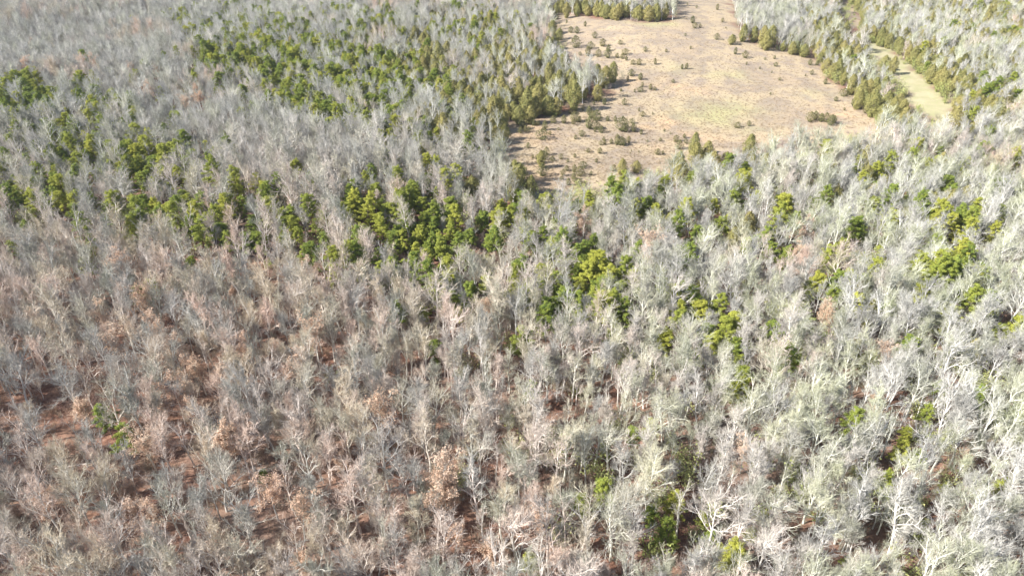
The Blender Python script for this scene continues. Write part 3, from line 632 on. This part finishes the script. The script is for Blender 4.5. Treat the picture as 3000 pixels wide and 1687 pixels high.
for (_, x, y, s, v) in [p for i, p in enumerate(placed) if p[0] == 'oak' and not (p[2] < 330 and i % 4 == 0)]:
    V = OAK_V[v]; e = thing('oak_tree', x, y, rnd.uniform(0, TAU), s, [('trunk', V[0]), ('branches', V[1]), ('leaves', V[2])], 'tree', 'oaks still holding tan leaves')
    LAB.append((e, V[3], 'oak', x, y, V[4] * s * .6))
for (x, y, s, v) in bushes:
    V = BUSH_V[v]; e = thing('cedar_bush', x, y, rnd.uniform(0, TAU), s * rnd.uniform(.75, 1.1), [('stem', V[0]), ('foliage', V[1])], 'bush', 'young cedar bushes dotting the straw coloured pasture', (rnd.gauss(0, .06), rnd.gauss(0, .06)), rnd.uniform(.75, 1.15))
    LAB.append((e, V[3], 'bush', x, y, 1))
print('BARE', len(bare), 'BUSH', len(bushes))

# undergrowth and dry grass
und = []
for _ in range(52000):
    y = 40 + 840 * rng.random() ** 1.25; half = 0.74 * math.hypot(y, CAM_H * .75) + 15; x = rng.uniform(-half, half)
    if rng.random() > half / 690 + .1: continue
    p = proj(x, y, gz(x, y))
    if inpoly(p[0], p[1], shift(FIELD, 10)) or inpoly(p[0], p[1], FIELD) or inpoly(p[0], p[1], MEADOW) or inpoly(p[0], p[1], BARE): continue
    und.append((x, y, rng.uniform(.5, 1.5), int(rng.integers(3)), 0))
scatter_stuff('undergrowth', und, [brush(600 + i, 2.0 + i * .4).mesh('brush', [M['brush']]) for i in range(3)], 'undergrowth', 'brown twiggy undergrowth on the leaf litter between the trunks')
def sapling(seed, H=3.0):
    R = np.random.default_rng(seed); T, C = MB(), MB(); P = []
    for i in range(9):
        d = unit(np.array([*R.normal(0, .45, 2), 1.0])); b = np.array([*R.normal(0, .15, 2), 0]); e = b + d * H * R.uniform(.6, 1.1)
        T.tube([b, (b + e) / 2 + R.normal(0, .08, 3), e], [.025, .016, .006], 3)
        t = R.uniform(.25, 1, (46, 1)); P.append(b + (e - b) * t + R.normal(0, .28, (46, 3)))
    P = np.concatenate(P); C.tris(leaf_tris(R, P, np.array([[0, 0, .8]]) + 0 * P, .11, .2, .9)); return T, C
LUSH = [(1500, 640, 560, 120, .9), (800, 620, 500, 70, .8), (1650, 850, 450, 130, .8), (2100, 980, 450, 200, .6), (2700, 700, 350, 220, .7), (2750, 1100, 300, 260, .6), (2500, 1450, 500, 200, .5), (1750, 1330, 350, 150, .35),
        (250, 430, 330, 140, .6), (950, 240, 400, 150, .7), (1350, 180, 250, 150, .8), (2700, 180, 330, 180, .9), (60, 640, 300, 60, .6), (1300, 1000, 300, 100, .3), (1950, 540, 350, 70, .6)]
lush = []
for _ in range(40000):
    y = rng.uniform(40, 880); half = 0.74 * math.hypot(y, CAM_H * .75) + 15; x = rng.uniform(-half, half)
    if rng.random() > half / 690 + .1: continue
    p = proj(x, y, gz(x, y) + 2)
    if rng.random() > max(a[4] * math.exp(-((p[0] - a[0]) / a[2]) ** 2 - ((p[1] - a[1]) / a[3]) ** 2) for a in LUSH): continue
    if inpoly(p[0], p[1], shift(FIELD, 10)) or inpoly(p[0], p[1], FIELD) or inpoly(p[0], p[1], MEADOW): continue
    lush.append((x, y, rng.uniform(.7, 2.3), int(rng.integers(3)), 0))
print('LUSH', len(lush))
scatter_stuff('green_understory', lush, [join_mesh('leafy_sapling', list(zip(sapling(650 + i, 2.6 + .5 * i), (M['brush'], M['sapling'])))) for i in range(3)], 'undergrowth', 'pale green leafy saplings and briars under the bare trees')
gr = []
while len(gr) < 16000:
    px = rng.uniform(1470, 2600); py = rng.uniform(-20, 600)
    if not inpoly(px, py, FIELD): continue
    if rng.random() > (py + 400) / 1000: continue
    x, y = at(px, py); gr.append((x, y, rng.uniform(.4, 1.0), int(rng.integers(3)), 0))
scatter_stuff('dry_grass', gr, [tuft(700 + i).mesh('tuft', [M['grass']]) for i in range(3)], 'grass', 'straw coloured dry grass tussocks covering the open pasture')

# ------------------------------------------------------------------ fallen logs
LOGS = [(163, 1373, 295, 1354), (299, 1428, 330, 1467), (430, 1395, 520, 1385), (719, 896, 789, 869), (1515, 830, 1556, 815), (2095, 870, 2135, 874), (740, 1540, 800, 1520), (1250, 1440, 1330, 1425), (1640, 1275, 1700, 1262), (2060, 1420, 2120, 1400), (1180, 1215, 1240, 1205), (2860, 1610, 2960, 1590)]
def fallen_log(seed, ln, r):
    R = np.random.default_rng(seed); T, B = MB(), MB(); n = 8
    x = np.linspace(0, ln, n); y = np.cumsum(R.normal(0, .09, n)); z = np.linspace(r * .8, r * .5, n) + R.uniform(0, .06, n)
    pts = np.stack([x, y, z], 1); T.tube(pts, np.linspace(r, r * .35, n), 7)
    T.tris(np.array([[pts[0] + np.array([0, 0, r]), pts[0] + np.array([-.02, r, -r * .5]), pts[0] + np.array([0, -r, -r * .5])]]))
    for k in range(9):
        t = R.uniform(.45, .98); p = pts[0] * 0 + np.array([np.interp(t * ln, x, c) for c in (x, y, z)])
        d = unit(np.array([.8, R.normal(0, .6), abs(R.normal(.25, .3))])); L = R.uniform(.8, 2.4)
        B.tube([p, p + d * L * .5, p + d * L + np.array([0, R.normal(0, .15), .1])], [r * .28, r * .17, r * .05], 4)
    return T, B
for k, (x1, y1, x2, y2) in enumerate(LOGS):
    a, b = at(x1, y1), at(x2, y2); ln = min(math.hypot(b[0] - a[0], b[1] - a[1]), 13)
    T, B = fallen_log(900 + k, ln, .17 + .06 * rnd.random())
    e = thing('fallen_log', a[0], a[1], math.atan2(b[1] - a[1], b[0] - a[0]), 1.0, [('log', T.mesh('log', [M['bark']])), ('broken_branches', B.mesh('log_branches', [M['bark']]))], 'log', 'bleached logs lying in the leaf litter')
    LAB.append((e, 'long bleached' if ln > 7 else 'short bleached', 'fallen log', a[0], a[1], .3))

# ------------------------------------------------------------------ labels
ORD = ['first', 'second', 'third', 'fourth', 'fifth', 'sixth', 'seventh', 'eighth', 'ninth', 'tenth', 'eleventh', 'twelfth']
def edge_dist(px, py, poly):
    best = 1e9
    for i in range(len(poly)):
        ax, ay = poly[i]; bx, by = poly[(i + 1) % len(poly)]; dx, dy = bx - ax, by - ay
        t = max(0, min(1, ((px - ax) * dx + (py - ay) * dy) / (dx * dx + dy * dy + 1e-9)))
        best = min(best, math.hypot(px - ax - t * dx, py - ay - t * dy))
    return best
COLS = [(400, 'far left'), (650, 'outer left'), (900, 'left side'), (1130, 'inner left'), (1350, 'left of centre'), (1750, 'centre'), (2200, 'right of centre'), (2650, 'right side'), (9999, 'far right')]
ROWS = [(130, 'top edge'), (300, 'upper part'), (480, 'upper middle'), (700, 'middle'), (950, 'below the middle'), (1150, 'lower middle'), (1350, 'lower part'), (1520, 'low down'), (9999, 'bottom edge')]
groups = {}
for (e, look, noun, x, y, hc) in LAB:
    px, py = proj(x, y, float(gz(x, y)) + hc); px, py = float(px), float(py)
    col = next(n for lim, n in COLS if px < lim); row = next(n for lim, n in ROWS if py < lim)
    s = e.scale[0]
    if noun == 'bush':
        size = 'small ' if s < .6 else ('large ' if s > 1.15 else '')
        where = 'on pasture, ' + ('near its top' if py < 180 else 'in its middle' if py < 340 else 'in lower half' if py < 450 else 'near lower tip')
        side = 'left side' if px < 1640 else 'left of centre' if px < 1820 else 'right of centre' if px < 2100 else 'right side'
        look2 = size + look + ' cedar bush'; key = look2 + ' ' + where + ', ' + side
    else:
        size = 'small ' if s < .76 else ('large ' if s > .99 and noun != 'fallen log' else '')
        nn = {'tree': 'tree', 'pine': 'pine', 'cedar': 'cedar', 'oak': 'oak', 'fallen log': 'fallen log'}[noun]
        mark = ''
        if noun in ('pine', 'cedar', 'oak'):
            if edge_dist(px, py, FIELD) < 55: mark = ' on pasture edge'
            elif edge_dist(px, py, MEADOW) < 45: mark = ' by creek meadow'
        if noun == 'tree' and look.startswith('small'): size = ''
        key = size + look + ' ' + nn + mark + ', ' + row + ', ' + col
    groups.setdefault(key, []).append((px, e, py))
def halves(key, L):
    if len(L) <= 12: return [(key, L)]
    L = sorted(L, key=lambda t: t[2]); h = len(L) // 2; out = []
    for w, part in (('back', L[:h]), ('front', L[h:])):
        for k2, l2 in halves(key + ', ' + w, part): out.append((k2, l2))
    return out
for key, L in [kl for k, l in groups.items() for kl in halves(k, l)]:
    L.sort(key=lambda t: t[0])
    for i, (px, e, _py) in enumerate(L):
        if len(L) == 1: lab = key
        elif len(L) == 2: lab = ('left' if i == 0 else 'right') + ' of two: ' + key
        elif i == len(L) - 1: lab = 'rightmost ' + key
        elif i == 0: lab = 'leftmost ' + key
        else: lab = ORD[i] + ' from left, ' + key if i < 12 else key
        e['label'] = lab
print('LABELS', len(LAB), len(set(e['label'] for e, *_ in LAB)), max(len(e['label'].split()) for e, *_ in LAB))

# ------------------------------------------------------------------ air
def haze():
    lo, hi = -20.0, CAM_H + 6.0; a = 7500.0
    v = [(x, y, z) for z in (lo, hi) for y in (-a, a) for x in (-a, a)]
    f = [(0, 2, 3, 1), (4, 5, 7, 6), (0, 1, 5, 4), (2, 6, 7, 3), (0, 4, 6, 2), (1, 3, 7, 5)]
    me = bpy.data.meshes.new('haze'); me.from_pydata(v, [], f)
    m = bpy.data.materials.new('haze_air'); m.use_nodes = True; n = m.node_tree; n.nodes.remove(n.nodes['Principled BSDF'])
    pv = n.nodes.new('ShaderNodeVolumePrincipled'); pv.inputs['Color'].default_value = (0.90, 0.92, 1.0, 1)
    pv.inputs['Density'].default_value = 0.00006; pv.inputs['Anisotropy'].default_value = 0.2
    n.links.new(pv.outputs[0], n.nodes['Material Output'].inputs['Volume']); me.materials.append(m)
    o = bpy.data.objects.new('haze', me); link(o); o['kind'] = 'stuff'; o['category'] = 'haze'; o['label'] = 'thin pale blue haze over the far woods'
haze()
